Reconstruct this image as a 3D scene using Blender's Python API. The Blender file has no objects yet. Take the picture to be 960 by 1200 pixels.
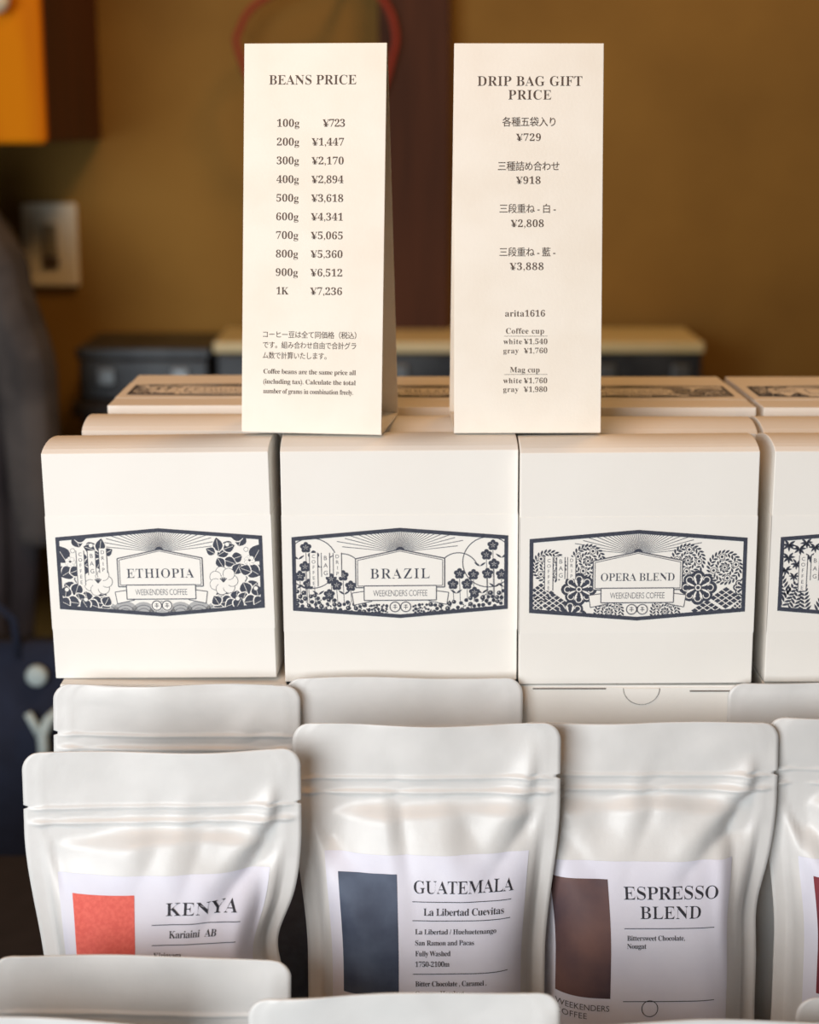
import bpy, bmesh, math, random
from mathutils import Vector, noise
R = math.radians
SC = bpy.context.scene
COL = SC.collection

# ------------------------------------------------------------------ camera
EYE = 1.43
cam = bpy.data.cameras.new('camera')
camo = bpy.data.objects.new('camera', cam)
COL.objects.link(camo)
camo.location = (0, 0, EYE)
camo.rotation_euler = (R(90 - 12.7), 0, 0)
cam.sensor_fit = 'HORIZONTAL'
cam.sensor_width = 36.0
cam.lens = 75.0
cam.clip_start = 0.02
cam.dof.use_dof = True
cam.dof.focus_distance = 0.905
cam.dof.aperture_fstop = 8.0
SC.camera = camo

# ------------------------------------------------------------------ world, lights, exposure
W = bpy.data.worlds.new('world')
SC.world = W
W.use_nodes = True
bgn = W.node_tree.nodes['Background']
bgn.inputs['Color'].default_value = (0.80, 0.62, 0.42, 1)
bgn.inputs['Strength'].default_value = 0.05


def area(name, loc, target, sx, sy, power, color):
    l = bpy.data.lights.new(name, 'AREA')
    l.shape = 'RECTANGLE'; l.size = sx; l.size_y = sy
    l.energy = power; l.color = color
    o = bpy.data.objects.new(name, l); COL.objects.link(o)
    o.location = loc
    o.rotation_euler = (Vector(target) - Vector(loc)).to_track_quat('-Z', 'Y').to_euler()
    return o


area('daylight_from_shopfront', (-0.90, -0.80, 1.50), (0.0, 0.9, 1.20), 1.4, 1.0, 44, (0.92, 0.97, 1.0))
area('warm_ceiling_lamp', (-0.25, 0.30, 2.28), (0.0, 1.9, 1.25), 0.4, 0.4, 4.2, (1.0, 0.48, 0.16))
area('added_wall_fill', (0.45, 1.55, 2.85), (0.1, 2.5, 1.5), 0.4, 0.3, 12, (1.0, 0.56, 0.22))  # added warm fill that brightens the back wall, no visible source
SC.view_settings.view_transform = 'Standard'
SC.view_settings.look = 'None'
SC.view_settings.gamma = 1.0
SC.view_settings.use_curve_mapping = False
SC.view_settings.exposure = 0.0


# ------------------------------------------------------------------ materials
def srgb(r, g, b):
    def f(c):
        c /= 255.0
        return c / 12.92 if c <= 0.04045 else ((c + 0.055) / 1.055) ** 2.4
    return (f(r), f(g), f(b), 1)


def mat(name, col, rough=0.6, col2=None, scale=20, bump=0.0, bscale=200, metallic=0.0, detail=3, stretch=None, spec=None, sheen=0):
    m = bpy.data.materials.new(name); m.use_nodes = True
    nt = m.node_tree; b = nt.nodes['Principled BSDF']
    b.inputs['Base Color'].default_value = col
    b.inputs['Roughness'].default_value = rough
    b.inputs['Metallic'].default_value = metallic
    if spec is not None:
        b.inputs['Specular IOR Level'].default_value = spec
    if sheen:
        b.inputs['Sheen Weight'].default_value = sheen
    tc = nt.nodes.new('ShaderNodeTexCoord')
    vec = tc.outputs['Object']
    if stretch:
        mp = nt.nodes.new('ShaderNodeMapping'); mp.inputs['Scale'].default_value = stretch
        nt.links.new(vec, mp.inputs['Vector']); vec = mp.outputs['Vector']
    if col2:
        n = nt.nodes.new('ShaderNodeTexNoise'); n.inputs['Scale'].default_value = scale; n.inputs['Detail'].default_value = detail
        nt.links.new(vec, n.inputs['Vector'])
        r = nt.nodes.new('ShaderNodeValToRGB')
        r.color_ramp.elements[0].position = 0.36; r.color_ramp.elements[0].color = col
        r.color_ramp.elements[1].position = 0.66; r.color_ramp.elements[1].color = col2
        nt.links.new(n.outputs['Fac'], r.inputs['Fac']); nt.links.new(r.outputs['Color'], b.inputs['Base Color'])
    if bump:
        n = nt.nodes.new('ShaderNodeTexNoise'); n.inputs['Scale'].default_value = bscale; n.inputs['Detail'].default_value = 4
        nt.links.new(vec, n.inputs['Vector'])
        bp = nt.nodes.new('ShaderNodeBump'); bp.inputs['Strength'].default_value = bump; bp.inputs['Distance'].default_value = 0.001
        nt.links.new(n.outputs['Fac'], bp.inputs['Height']); nt.links.new(bp.outputs['Normal'], b.inputs['Normal'])
    return m


M = {}
M['card'] = mat('white_card', srgb(240, 236, 229), 0.8, srgb(244, 241, 235), 9, 0.06, 600)
M['band'] = mat('band_paper', srgb(242, 238, 231), 0.8, srgb(246, 243, 237), 9, 0.06, 600)
M['sign'] = mat('sign_card', srgb(245, 238, 226), 0.8, srgb(240, 231, 217), 25, 0.10, 600)
M['ink'] = mat('navy_ink', srgb(52, 56, 70), 0.7, srgb(66, 70, 84), 900)
M['inkline'] = mat('grey_ink', srgb(84, 86, 96), 0.7)
M['inkgrey'] = mat('pale_grey_ink', srgb(178, 178, 178), 0.8)
M['signink'] = mat('brown_grey_ink', srgb(84, 68, 58), 0.7)
M['labelink'] = mat('label_ink', srgb(42, 42, 52), 0.7)
M['labelsoft'] = mat('label_grey_ink', srgb(96, 96, 104), 0.7)
M['pouch'] = mat('pouch_film', srgb(216, 215, 213), 0.42, srgb(224, 223, 221), 30, 0.22, 110, spec=0.55)
M['label'] = mat('label_paper', srgb(222, 222, 236), 0.6, srgb(228, 228, 240), 40, 0.05, 600)
M['blk_kenya'] = mat('coral_print', srgb(226, 96, 84), 0.7, srgb(236, 110, 96), 500, detail=2)
M['blk_guat'] = mat('slate_blue_print', srgb(56, 66, 88), 0.65, srgb(82, 94, 116), 45, detail=6)
M['blk_esp'] = mat('brown_plum_print', srgb(74, 58, 66), 0.65, srgb(118, 86, 80), 22, detail=5)
M['blk_red'] = mat('maroon_print', srgb(110, 34, 46), 0.65, srgb(134, 50, 58), 50, detail=5)
M['black'] = mat('black_board', srgb(22, 18, 20), 0.75, srgb(30, 25, 27), 40, 0.2, 300)
M['charcoal'] = mat('charcoal_card', srgb(84, 84, 94), 0.7, srgb(94, 94, 104), 200, 0.1, 400)
M['slit'] = mat('dark_gap', srgb(120, 112, 104), 0.9)
M['wall'] = mat('brown_plaster', srgb(126, 94, 40), 0.92, srgb(154, 118, 54), 2.2, 0.4, 120, detail=6)
M['post'] = mat('dark_post_wood', srgb(64, 36, 24), 0.9, srgb(80, 46, 30), 6, 0.2, 60, stretch=(6, 6, 0.6))
M['orange'] = mat('orange_wood', srgb(224, 136, 4), 0.8, srgb(206, 112, 2), 5, 0.1, 60, stretch=(4, 4, 0.5), spec=0.15)
M['shadedwood'] = mat('cabinet_wood_shaded', srgb(84, 40, 18), 0.7, srgb(68, 32, 14), 5, 0.1, 60, stretch=(4, 4, 0.5))  # carcass darker than the door: shade on the cabinet side, put into the colour
M['knob'] = mat('ceramic_knob', srgb(240, 225, 195), 0.2)
M['plate'] = mat('switch_plate', srgb(248, 240, 218), 0.35)
M['rocker'] = mat('switch_rocker', srgb(150, 140, 116), 0.4)
M['rockdark'] = mat('switch_slot', srgb(84, 68, 52), 0.5)
M['coat'] = mat('charcoal_wool', srgb(58, 52, 56), 0.95, srgb(74, 68, 70), 14, 0.5, 160)
M['coatlit'] = mat('charcoal_wool_lit', srgb(92, 86, 84), 0.95, srgb(66, 62, 62), 14, 0.5, 160)  # paler copy of the coat wool: lit stripe of the sleeve, painted in
M['navy'] = mat('navy_canvas', srgb(24, 30, 50), 0.9, srgb(32, 40, 62), 30, 0.4, 260)
M['palemark'] = mat('pale_print', srgb(190, 205, 205), 0.8)
M['darkwood'] = mat('black_stained_wood', srgb(26, 22, 22), 0.6, srgb(36, 30, 28), 8, 0.1, 60)
M['case'] = mat('dark_steel', srgb(44, 47, 52), 0.4, srgb(70, 74, 78), 18, 0.1, 60, metallic=0.4)
M['casepale'] = mat('cream_lid', srgb(226, 212, 172), 0.5, srgb(210, 198, 150), 8)
M['steel'] = mat('steel', srgb(128, 134, 138), 0.3, metallic=0.7)
M['red'] = mat('red_cord', srgb(150, 52, 34), 0.8)
M['floor'] = mat('grey_floor', srgb(70, 64, 58), 0.7, srgb(84, 76, 68), 5, 0.2, 60)


# ------------------------------------------------------------------ mesh helpers
class MB:
    def __init__(s):
        s.v = []; s.f = []

    def quad(s, a, b, c, d):
        i = len(s.v); s.v += [a, b, c, d]; s.f.append((i, i + 1, i + 2, i + 3))

    def poly(s, pts):
        i = len(s.v); s.v += list(pts); s.f.append(tuple(range(i, i + len(pts))))

    def box(s, x0, x1, y0, y1, z0, z1):
        i = len(s.v)
        s.v += [(x0, y0, z0), (x1, y0, z0), (x1, y1, z0), (x0, y1, z0), (x0, y0, z1), (x1, y0, z1), (x1, y1, z1), (x0, y1, z1)]
        for f in ((0, 3, 2, 1), (4, 5, 6, 7), (0, 1, 5, 4), (1, 2, 6, 5), (2, 3, 7, 6), (3, 0, 4, 7)):
            s.f.append(tuple(i + k for k in f))

    def extrude_x(s, prof, x0, x1):
        """closed (y,z) profile swept along x"""
        n = len(prof); i = len(s.v)
        s.v += [(x0, y, z) for y, z in prof] + [(x1, y, z) for y, z in prof]
        for k in range(n):
            k2 = (k + 1) % n
            s.f.append((i + k, i + n + k, i + n + k2, i + k2))
        s.f.append(tuple(i + k for k in range(n)))
        s.f.append(tuple(i + n + k for k in reversed(range(n))))

    def tube(s, pts, r, n=8, closed=False):
        pts = [Vector(p) for p in pts]; m = len(pts); rings = []
        rr = r if isinstance(r, (list, tuple)) else [r] * m
        for k in range(m):
            a = pts[(k - 1) % m] if (k > 0 or closed) else pts[k]
            b = pts[(k + 1) % m] if (k < m - 1 or closed) else pts[k]
            t = (b - a).normalized()
            up = Vector((0, 1, 0)) if abs(t.y) < 0.9 else Vector((1, 0, 0))
            u = t.cross(up).normalized(); w = t.cross(u)
            base = len(s.v)
            for j in range(n):
                an = 2 * math.pi * j / n
                s.v.append(tuple(pts[k] + (u * math.cos(an) + w * math.sin(an)) * rr[k]))
            rings.append(base)
        for k in range(m if closed else m - 1):
            p, q = rings[k], rings[(k + 1) % m]
            for j in range(n):
                s.f.append((p + j, p + (j + 1) % n, q + (j + 1) % n, q + j))
        if not closed:
            s.f.append(tuple(rings[0] + j for j in reversed(range(n)))); s.f.append(tuple(rings[-1] + j for j in range(n)))

    def lathe_y(s, prof, n=20, c=(0, 0, 0)):
        """(radius, y) profile turned about the y axis"""
        base = len(s.v)
        for r, y in prof:
            for j in range(n):
                a = 2 * math.pi * j / n
                s.v.append((c[0] + r * math.cos(a), c[1] + y, c[2] + r * math.sin(a)))
        for k in range(len(prof) - 1):
            for j in range(n):
                s.f.append((base + k * n + j, base + k * n + (j + 1) % n, base + (k + 1) * n + (j + 1) % n, base + (k + 1) * n + j))
        s.f.append(tuple(base + j for j in range(n)))
        s.f.append(tuple(base + (len(prof) - 1) * n + j for j in reversed(range(n))))

    def build(s, name, m, parent=None, smooth=False, bevel=0.0, fix=True):
        me = bpy.data.meshes.new(name); me.from_pydata([tuple(v) for v in s.v], [], s.f)
        if fix:
            b = bmesh.new(); b.from_mesh(me); bmesh.ops.recalc_face_normals(b, faces=b.faces); b.to_mesh(me); b.free()
        me.materials.append(m)
        if smooth:
            for p in me.polygons: p.use_smooth = True
        o = bpy.data.objects.new(name, me); COL.objects.link(o)
        if parent: o.parent = parent
        if bevel:
            bv = o.modifiers.new('bevel', 'BEVEL'); bv.width = bevel; bv.segments = 2; bv.limit_method = 'ANGLE'; bv.angle_limit = R(40)
        return o


def tag(o, label, cat, group=None):
    o['label'] = label; o['category'] = cat
    if group: o['group'] = group
    return o


def thing(name, label, cat, loc=(0, 0, 0), rot=(0, 0, 0), group=None):
    o = bpy.data.objects.new(name, None); COL.objects.link(o)
    o.location = loc; o.rotation_euler = rot; o.empty_display_size = 0.02
    return tag(o, label, cat, group)


def struct(o):
    o['kind'] = 'structure'; return o


# ------------------------------------------------------------------ lettering
def serif(s):
    r = ''
    for ch in s:
        if 'A' <= ch <= 'Z': r += chr(0x1D400 + ord(ch) - 65)
        elif 'a' <= ch <= 'z': r += chr(0x1D41A + ord(ch) - 97)
        elif '0' <= ch <= '9': r += chr(0x1D7CE + ord(ch) - 48)
        else: r += ch
    return r


_tc = {}


def _raw(s, spacing, off=0.0, res=3):
    key = (s, round(spacing, 4), off, res)
    if key in _tc: return _tc[key]
    c = bpy.data.curves.new('tmp', 'FONT'); c.body = s; c.size = 1.0; c.resolution_u = res
    c.space_character = spacing; c.offset = off; c.fill_mode = 'FRONT'
    o = bpy.data.objects.new('tmp', c); COL.objects.link(o)
    dg = bpy.context.evaluated_depsgraph_get()
    me = bpy.data.meshes.new_from_object(o.evaluated_get(dg))
    v = [(p.co.x, p.co.y) for p in me.vertices]; f = [tuple(p.vertices) for p in me.polygons]
    bpy.data.objects.remove(o); bpy.data.curves.remove(c); bpy.data.meshes.remove(me)
    _tc[key] = (v, f); return v, f


def _thin(v, f, amt):
    """narrow the upright strokes of a bold serif face"""
    if not amt: return v
    cnt = {}
    for fc in f:
        for k in range(len(fc)):
            a, b = fc[k], fc[(k + 1) % len(fc)]
            e = (min(a, b), max(a, b)); cnt.setdefault(e, []).append((a, b))
    def area2(fc):
        return sum(v[fc[k]][0] * v[fc[(k + 1) % len(fc)]][1] - v[fc[(k + 1) % len(fc)]][0] * v[fc[k]][1] for k in range(len(fc)))
    sg = 1.0 if sum(area2(fc) for fc in f) > 0 else -1.0
    nx = [0.0] * len(v); wt = [0.0] * len(v)
    for e, l in cnt.items():
        if len(l) == 1:
            a, b = l[0]; dx = v[b][0] - v[a][0]; dy = v[b][1] - v[a][1]; L = math.hypot(dx, dy) + 1e-9
            for k in (a, b): nx[k] += sg * dy / L; wt[k] += 1
    return [(v[k][0] - amt * (max(-1, min(1, nx[k])) if wt[k] else 0), v[k][1]) for k in range(len(v))]


def width(v): return max(p[0] for p in v) - min(p[0] for p in v)


CAP = max(p[1] for p in _raw(serif('H'), 1.0)[0])
CAPS = max(p[1] for p in _raw('H', 1.0)[0])


def text(s, x0, x1, base, cap, face='serif', thin=0.012, bold=0.0, maxsp=2.2):
    """2D lettering with its cap height and its left and right ends given; letter spacing is solved for"""
    if face == 'serif':
        t = serif(s.replace('¥', 'Y')); k = cap / CAP
    elif face == 'sans':
        t = s; k = cap / CAPS; thin = 0
    else:
        t = s; k = cap / 0.80; thin = 0
    want = (x1 - x0) / k
    if len(s) > 1:
        a = width(_raw(t, 1.0, bold)[0]); b = width(_raw(t, 1.3, bold)[0])
        sp = 1.0 + 0.3 * (want - a) / max(b - a, 1e-6); sp = max(0.93, min(maxsp, sp))
    else:
        sp = 1.0
    v, f = _raw(t, sp, bold)
    v = _thin(v, f, thin)
    mn = min(p[0] for p in v); kx = (x1 - x0) / width(v) if len(s) > 1 else k
    v = [(x0 + (p[0] - mn) * kx, base + p[1] * k) for p in v]; f = list(f)
    if face == 'serif' and s.startswith('¥'):
        yw = width(_raw(serif('Y'), 1.0)[0]) * kx
        for q in (.20, .37):
            i = len(v); v += [(x0 + yw * .16, base + cap * (q - .04)), (x0 + yw * .84, base + cap * (q - .04)), (x0 + yw * .84, base + cap * (q + .05)), (x0 + yw * .16, base + cap * (q + .05))]; f.append((i, i + 1, i + 2, i + 3))
    return v, f


class Print:
    """flat print: 2D shapes gathered, then mapped onto a surface"""
    def __init__(s): s.v = []; s.f = []

    def add(s, vf, lift=0.0):
        v, f = vf; i = len(s.v)
        s.v += [(p[0], p[1], lift) for p in v]; s.f += [tuple(i + k for k in fc) for fc in f]

    def poly(s, pts, lift=0.0): s.add((pts, [tuple(range(len(pts)))]), lift)

    def strip(s, x0, x1, y0, y1, n=12, m=1, lift=0.0):
        i = len(s.v)
        for b in range(m + 1):
            for a in range(n + 1):
                s.v.append((x0 + (x1 - x0) * a / n, y0 + (y1 - y0) * b / m, lift))
        for b in range(m):
            for a in range(n):
                q = i + b * (n + 1) + a
                s.f.append((q, q + 1, q + n + 2, q + n + 1))

    def ring(s, cx, cy, r, w, n=24, lift=0.0):
        for k in range(n):
            a, b = 2 * math.pi * k / n, 2 * math.pi * (k + 1) / n
            s.poly([(cx + (r - w) * math.cos(a), cy + (r - w) * math.sin(a)), (cx + r * math.cos(a), cy + r * math.sin(a)),
                    (cx + r * math.cos(b), cy + r * math.sin(b)), (cx + (r - w) * math.cos(b), cy + (r - w) * math.sin(b))], lift)

    def build(s, name, m, parent, fn, smooth=False):
        mb = MB(); mb.v = [fn(*p) for p in s.v]; mb.f = s.f
        return mb.build(name, m, parent, smooth=smooth, fix=False)


# ------------------------------------------------------------------ box artwork (units: label width = 100)
HEXA = [(-50, -17.6), (0, -21.6), (50, -17.6), (50, 17.6), (0, 21.6), (-50, 17.6)]


def inset(d): return [(x - math.copysign(d, x) if x else 0, y - math.copysign(d * 1.02, y)) for x, y in HEXA]


def clip(poly, hexa):
    out = poly
    for k in range(6):
        a, b = hexa[k], hexa[(k + 1) % 6]
        def side(p): return (b[0] - a[0]) * (p[1] - a[1]) - (b[1] - a[1]) * (p[0] - a[0])
        src, out = out, []
        for i in range(len(src)):
            p, q = src[i], src[(i + 1) % len(src)]; sp, sq = side(p), side(q)
            if sp >= 0: out.append(p)
            if (sp >= 0) != (sq >= 0):
                t = sp / (sp - sq); out.append((p[0] + t * (q[0] - p[0]), p[1] + t * (q[1] - p[1])))
        if len(out) < 3: return None
    return out


class Art:
    def __init__(s): s.lay = {'ink': Print(), 'line': Print(), 'paper': Print(), 'grey': Print()}

    def p(s, c, pts, lv, doclip=True):
        if doclip: pts = clip(pts, inset(1.2))
        if pts: s.lay[c].poly(pts, lv)

    def line(s, a, b, w, lv, c='line'):
        dx, dy = b[0] - a[0], b[1] - a[1]; L = math.hypot(dx, dy) + 1e-9; nx, ny = -dy / L * w / 2, dx / L * w / 2
        pts = [(a[0] + nx, a[1] + ny), (a[0] - nx, a[1] - ny), (b[0] - nx, b[1] - ny), (b[0] + nx, b[1] + ny)]
        s.p(c, pts, lv)

    def path(s, pts, w, lv, closed=False, c='line'):
        for k in range(len(pts) - (0 if closed else 1)): s.line(pts[k], pts[(k + 1) % len(pts)], w, lv, c)

    def disc(s, x, y, r, lv, c='ink', n=12): s.p(c, [(x + r * math.cos(2 * math.pi * k / n), y + r * math.sin(2 * math.pi * k / n)) for k in range(n)], lv)

    def arc(s, x, y, r, a0, a1, w, lv, n=18, c='line'):
        s.path([(x + r * math.cos(R(a0 + (a1 - a0) * k / n)), y + r * math.sin(R(a0 + (a1 - a0) * k / n))) for k in range(n + 1)], w, lv, c=c)

    def leaf(s, x, y, ang, L, w, lv, c='ink', vein=True):
        ca, sa = math.cos(R(ang)), math.sin(R(ang)); top, bot = [], []
        for k in range(7):
            t = k / 6; h = w * math.sin(math.pi * t ** 0.85) * 0.5
            top.append((x + ca * L * t - sa * h, y + sa * L * t + ca * h)); bot.append((x + ca * L * t + sa * h, y + sa * L * t - ca * h))
        s.p(c, bot + top[::-1][1:-1], lv)
        if vein: s.line((x + ca * L * .05, y + sa * L * .05), (x + ca * L * .88, y + sa * L * .88), 0.32, lv + 1, 'paper')

    def petal_flower(s, x, y, r, lv, n=5, c='ink', rot=90):
        for k in range(n):
            a = R(rot + 360 * k / n)
            s.disc(x + 0.58 * r * math.cos(a), y + 0.58 * r * math.sin(a), r * 0.42, lv + k * .05, c, 10)
        s.disc(x, y, r * 0.34, lv + .4, c, 8)
        for k in range(n):
            a = R(rot + 360 * k / n)
            s.line((x + r * .1 * math.cos(a), y + r * .1 * math.sin(a)), (x + r * .45 * math.cos(a), y + r * .45 * math.sin(a)), .14, lv + .6 + k * .03, 'paper')


def rays(a):
    n = 39
    for k in range(n):
        an = R(6 + 168 * k / (n - 1)); c, s_ = math.cos(an), math.sin(an)
        r1 = 9.0 + 18.0 * abs(c) ** 1.2 + (3 if k % 2 else 0); w = lambda r: min(.022 * r, .17)
        q = [(r * c + g * w(r) * s_, 10 + r * s_ - g * w(r) * c) for r, g in ((1.8, -1), (1.8, 1), (5.5, 1), (r1, 1), (r1, -1), (5.5, -1))]
        a.p('line', q, 2)


def common(a, name, cols):
    # frame
    ho, hi = HEXA, inset(1.75)
    for k in range(6):
        k2 = (k + 1) % 6
        a.lay['ink'].poly([ho[k], ho[k2], hi[k2], hi[k]], 9)
    # sun and rays
    rays(a)
    a.disc(0, 10.4, 2.2, 3, 'ink', 20)
    # banner tails, ribbon, plaque
    for sx in (-1, 1):
        q = [(sx * 14, -8.2), (sx * 22.5, -9.4), (sx * 21.6, -15.2), (sx * 13.2, -13.4)]
        a.p('paper', q if sx < 0 else q[::-1], 6); a.path(q, .4, 7, True)
    pl = [(-20.6, -6.8), (20.6, -6.8), (20.6, 7.0), (0, 11.3), (-20.6, 7.0)]
    a.p('paper', pl, 6); a.path(pl, .55, 7, True)
    pi = [(x * .955, y - (.75 if y > 0 else -.75)) for x, y in pl]
    a.path(pi, .35, 7, True)
    rb = [(-16.8, -13.0), (16.8, -13.0), (16.8, -6.0), (-16.8, -6.0)]
    a.p('paper', rb, 8); a.path(rb, .5, 9, True)
    a.lay['line'].add(text('WEEKENDERS COFFEE', -12.6, 12.6, -11.0, 2.9, 'sans', bold=-.008), 10)
    w0 = {'ETHIOPIA': 16.3, 'BRAZIL': 13.8, 'OPERA BLEND': 17.0}.get(name, 15)
    a.lay['ink'].add(text(name, -w0, w0, -2.5, {'ETHIOPIA': 4.4, 'BRAZIL': 4.7}.get(name, 3.6), thin=0.022), 10)
    # paired roundels
    for sx in (-1, 1):
        a.disc(sx * 2.5, -16.2, 2.9, 6, 'paper', 16); a.lay['line'].ring(sx * 2.5, -16.2, 2.6, .5, 20, 8)
        a.line((sx * 2.5, -17.3), (sx * 2.5, -15.0), .35, 8); a.line((sx * 2.5 - 1, -16.4), (sx * 2.5 + 1, -16.4), .35, 8)
        a.line((sx * 2.5 - .8, -15.4), (sx * 2.5 + .8, -15.4), .3, 8)
    # upright lettering strips
    for (x, word, y0, y1) in cols:
        a.p('paper', [(x - 1.9, y0), (x + 1.9, y0), (x + 1.9, y1), (x - 1.9, y1)], 6)
        for sx in (-1, 1): a.line((x + sx * 1.9, y0), (x + sx * 1.9, y1), .38, 7)
        n = len(word); st = (y1 - y0) / (n + .2)
        for k, ch in enumerate(word):
            v, f = text(ch, 0, 1, 0, min(st * .62, 2.0), 'sans'); w_ = width(v)
            a.lay['line'].add(([(p[0] + x - w_ / 2, p[1] + y1 - (k + .95) * st) for p in v], f), 8)


def camellia(a, x, y, r, lv):
    for k in range(7):
        an = R(90 + 360 * k / 7 + 12); px, py = x + .6 * r * math.cos(an), y + .6 * r * math.sin(an)
        a.disc(px, py, r * .42, lv + k * .04, 'line', 16); a.disc(px, py, r * .385, lv + k * .04 + .02, 'paper', 16)
    a.disc(x, y - r * .1, r * .40, lv + .5, 'paper', 12)
    for k in range(5):
        an = R(50 + 20 * k); a.line((x, y - r * .1), (x + r * .35 * math.cos(an), y - r * .1 + r * .35 * math.sin(an)), .5, lv + .6)


def art_ethiopia():
    a = Art()
    for k in range(7):
        cx = -27 + 9 * k
        for r_ in (6.6, 5.0, 3.4):
            a.disc(cx, -21 + (k % 2) * .6, r_, 1, 'grey' if r_ == 6.6 else 'line', 20) if r_ == 6.6 else a.arc(cx, -21, r_, 10, 170, .28, 2)
    li = 0
    for sx in (-1, 1):
        li = 0
        def X(x): return sx * x
        def A(d): return d if sx > 0 else 180 - d
        for (x, y, d, L, w) in [(45, 5, 60, 10, 6.4), (38.5, 12.5, 70, 7, 4.6), (35, 17, 10, 7, 4), (47, -2, 110, 7, 5.5), (40, 8, 200, 6, 4), (36, 12, 160, 6, 3.6),
                                (28, 8, 30, 7.5, 4), (29, 10, 100, 7, 3.8), (31, 6, -20, 6.5, 4), (28, 7, -60, 6, 3.6), (31, 11, 20, 6, 3.6), (27, 9, 150, 5, 3.2),
                                (42, 2, -30, 7.5, 5.4), (36, -1, 60, 6, 4), (47, -5, 220, 7, 5), (40, -5, -70, 7, 4.6), (44, -9, -40, 7, 5), (37, -9, -100, 6.5, 4.6),
                                (33, -9, 200, 7, 4.4), (41, -10, 250, 6, 4.4), (30, -12, 230, 7, 5), (35, -14, 190, 7, 5), (44, -13, 240, 7, 5), (40, -15, 10, 8, 5),
                                (31, -17, 20, 7, 4.6), (36, -18, 60, 6, 4.4), (47, -12, 100, 6, 4.4), (44, 0, 160, 6, 4), (45, -16, 30, 6, 4.6), (28, -16, 120, 5, 4)]:
            li += 1; a.leaf(X(x) - math.cos(R(A(d))) * .5, y - math.sin(R(A(d))) * .5, A(d), L * 1.12, w * 1.55, 3.6 + li * .05, 'paper', False); a.leaf(X(x), y, A(d), L, w * 1.28, 3.62 + li * .05, vein=False)
            a.line((X(x), y), (X(x) + .85 * L * math.cos(R(A(d))), y + .85 * L * math.sin(R(A(d)))), .2, 3.64 + li * .05, 'paper')
        a.path([(X(30), 9), (X(38), 4), (X(42), -3), (X(38), -10), (X(34), -18)], .5, 3)
        a.path([(X(38), 4), (X(48), 2)], .5, 3)
        camellia(a, X(30.5), -4.2, 7.0, 5.25)
        camellia(a, X(43.5), 5.5, 2.6, 5.25)
        for (x, y) in [(37, -13), (46, -8), (33, 13.5), (42, 11)]:
            a.disc(X(x), y, 1.2, 5.3, 'line', 10); a.disc(X(x), y, 1.0, 5.4, 'paper', 10)
    common(a, 'ETHIOPIA', [(-38.5, 'COFFEE', -6, 11), (-33, 'BAG', -1, 11), (-27.5, 'DRIP', 0, 12)])
    return a


def art_brazil():
    a = Art()
    for sx in (-1, 1):
        a.arc(sx * 41, 5, 12, 0, 360, .45, 3, 36); a.arc(sx * 27, 0, 9.5, 20, 200 if sx > 0 else 160, .45, 3, 24)
    for x, y in [(-43.5, 12.6), (-40, 8.5), (-44, 3.5), (-46.5, -1), (-42.5, -5), (-26.5, -1), (-29.5, -5.5), (-23, -6), (-33, -10), (-32, -2.5),
                 (43, 13), (40, 8.5), (43.5, 4), (40.5, -.5), (47, -1), (34, -1), (27.5, -.5), (24.5, -5.5), (31, -5.5), (34.5, -9.5)]:
        a.petal_flower(x, y, 2.7, 4)
        a.line((x, y - 2), (x + .4, -14), .28, 3)
    for sx in (-1, 1):
        for (x, y) in [(47, 7), (44, -7), (48, -7), (38, -10), (26, -10), (37, 3)]:
            for d in (35, 145): a.leaf(sx * x, y, d, 3.4, .9, 4, vein=False)
    rnd = random.Random(7)
    pts = []
    while len(pts) < 250:
        x = rnd.uniform(-48, 48)
        if abs(x) < 6: continue
        top = -13.6 + 5.4 * max(0, (abs(x) - 26) / 22) - (1.5 if abs(x) < 18 else 0)
        y = rnd.uniform(-20 + 3 * abs(x) / 50, top); r = rnd.uniform(.85, 1.25) if abs(x) > 14 else rnd.uniform(.5, .85)
        if all((x - p[0]) ** 2 + (y - p[1]) ** 2 > (r + p[2] - .1) ** 2 for p in pts): pts.append((x, y, r))
        elif rnd.random() < .02: pts.append((x, y, .35))
    for x, y, r in pts:
        a.disc(x, y, r, 4, 'ink', 8)
        if r > 1.0: a.disc(x - .25, y + .25, r * .2, 5, 'paper', 6)
    common(a, 'BRAZIL', [(-40, 'COFFEE', -6, 10), (-34.5, 'BAG', -1.5, 10), (-29, 'DRIP', -1.5, 10)])
    return a


def roundel(a, x, y, r, lv, seed=1):
    for z, (ring_r, n, L, w) in enumerate(((.96, 26, .30, .115), (.76, 22, .28, .11), (.52, 15, .27, .11), (.30, 8, .24, .10))):
        for k in range(n):
            an = 360 * k / n + seed * 7 + z * 9; px, py = x + r * ring_r * math.cos(R(an)), y + r * ring_r * math.sin(R(an))
            a.leaf(px, py, an + 180 + (40 if z % 2 else -40), r * L, r * w, lv + z * .06 + (k % 2) * .03, vein=False)
    for k in range(4):
        an = R(45 + 90 * k + seed * 20); px, py = x + .60 * r * math.cos(an), y + .60 * r * math.sin(an)
        a.disc(px, py, r * .20, lv + .3, 'paper', 10)
        a.arc(px, py, r * .16, 0, 360, .32, lv + .5, 10, 'ink'); a.disc(px, py, r * .08, lv + .6, 'ink', 8)
    a.disc(x, y, r * .16, lv + .4, 'paper', 10); a.arc(x, y, r * .14, 0, 360, .3, lv + .5, 10, 'ink'); a.disc(x, y, r * .07, lv + .6, 'ink', 8)


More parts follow.
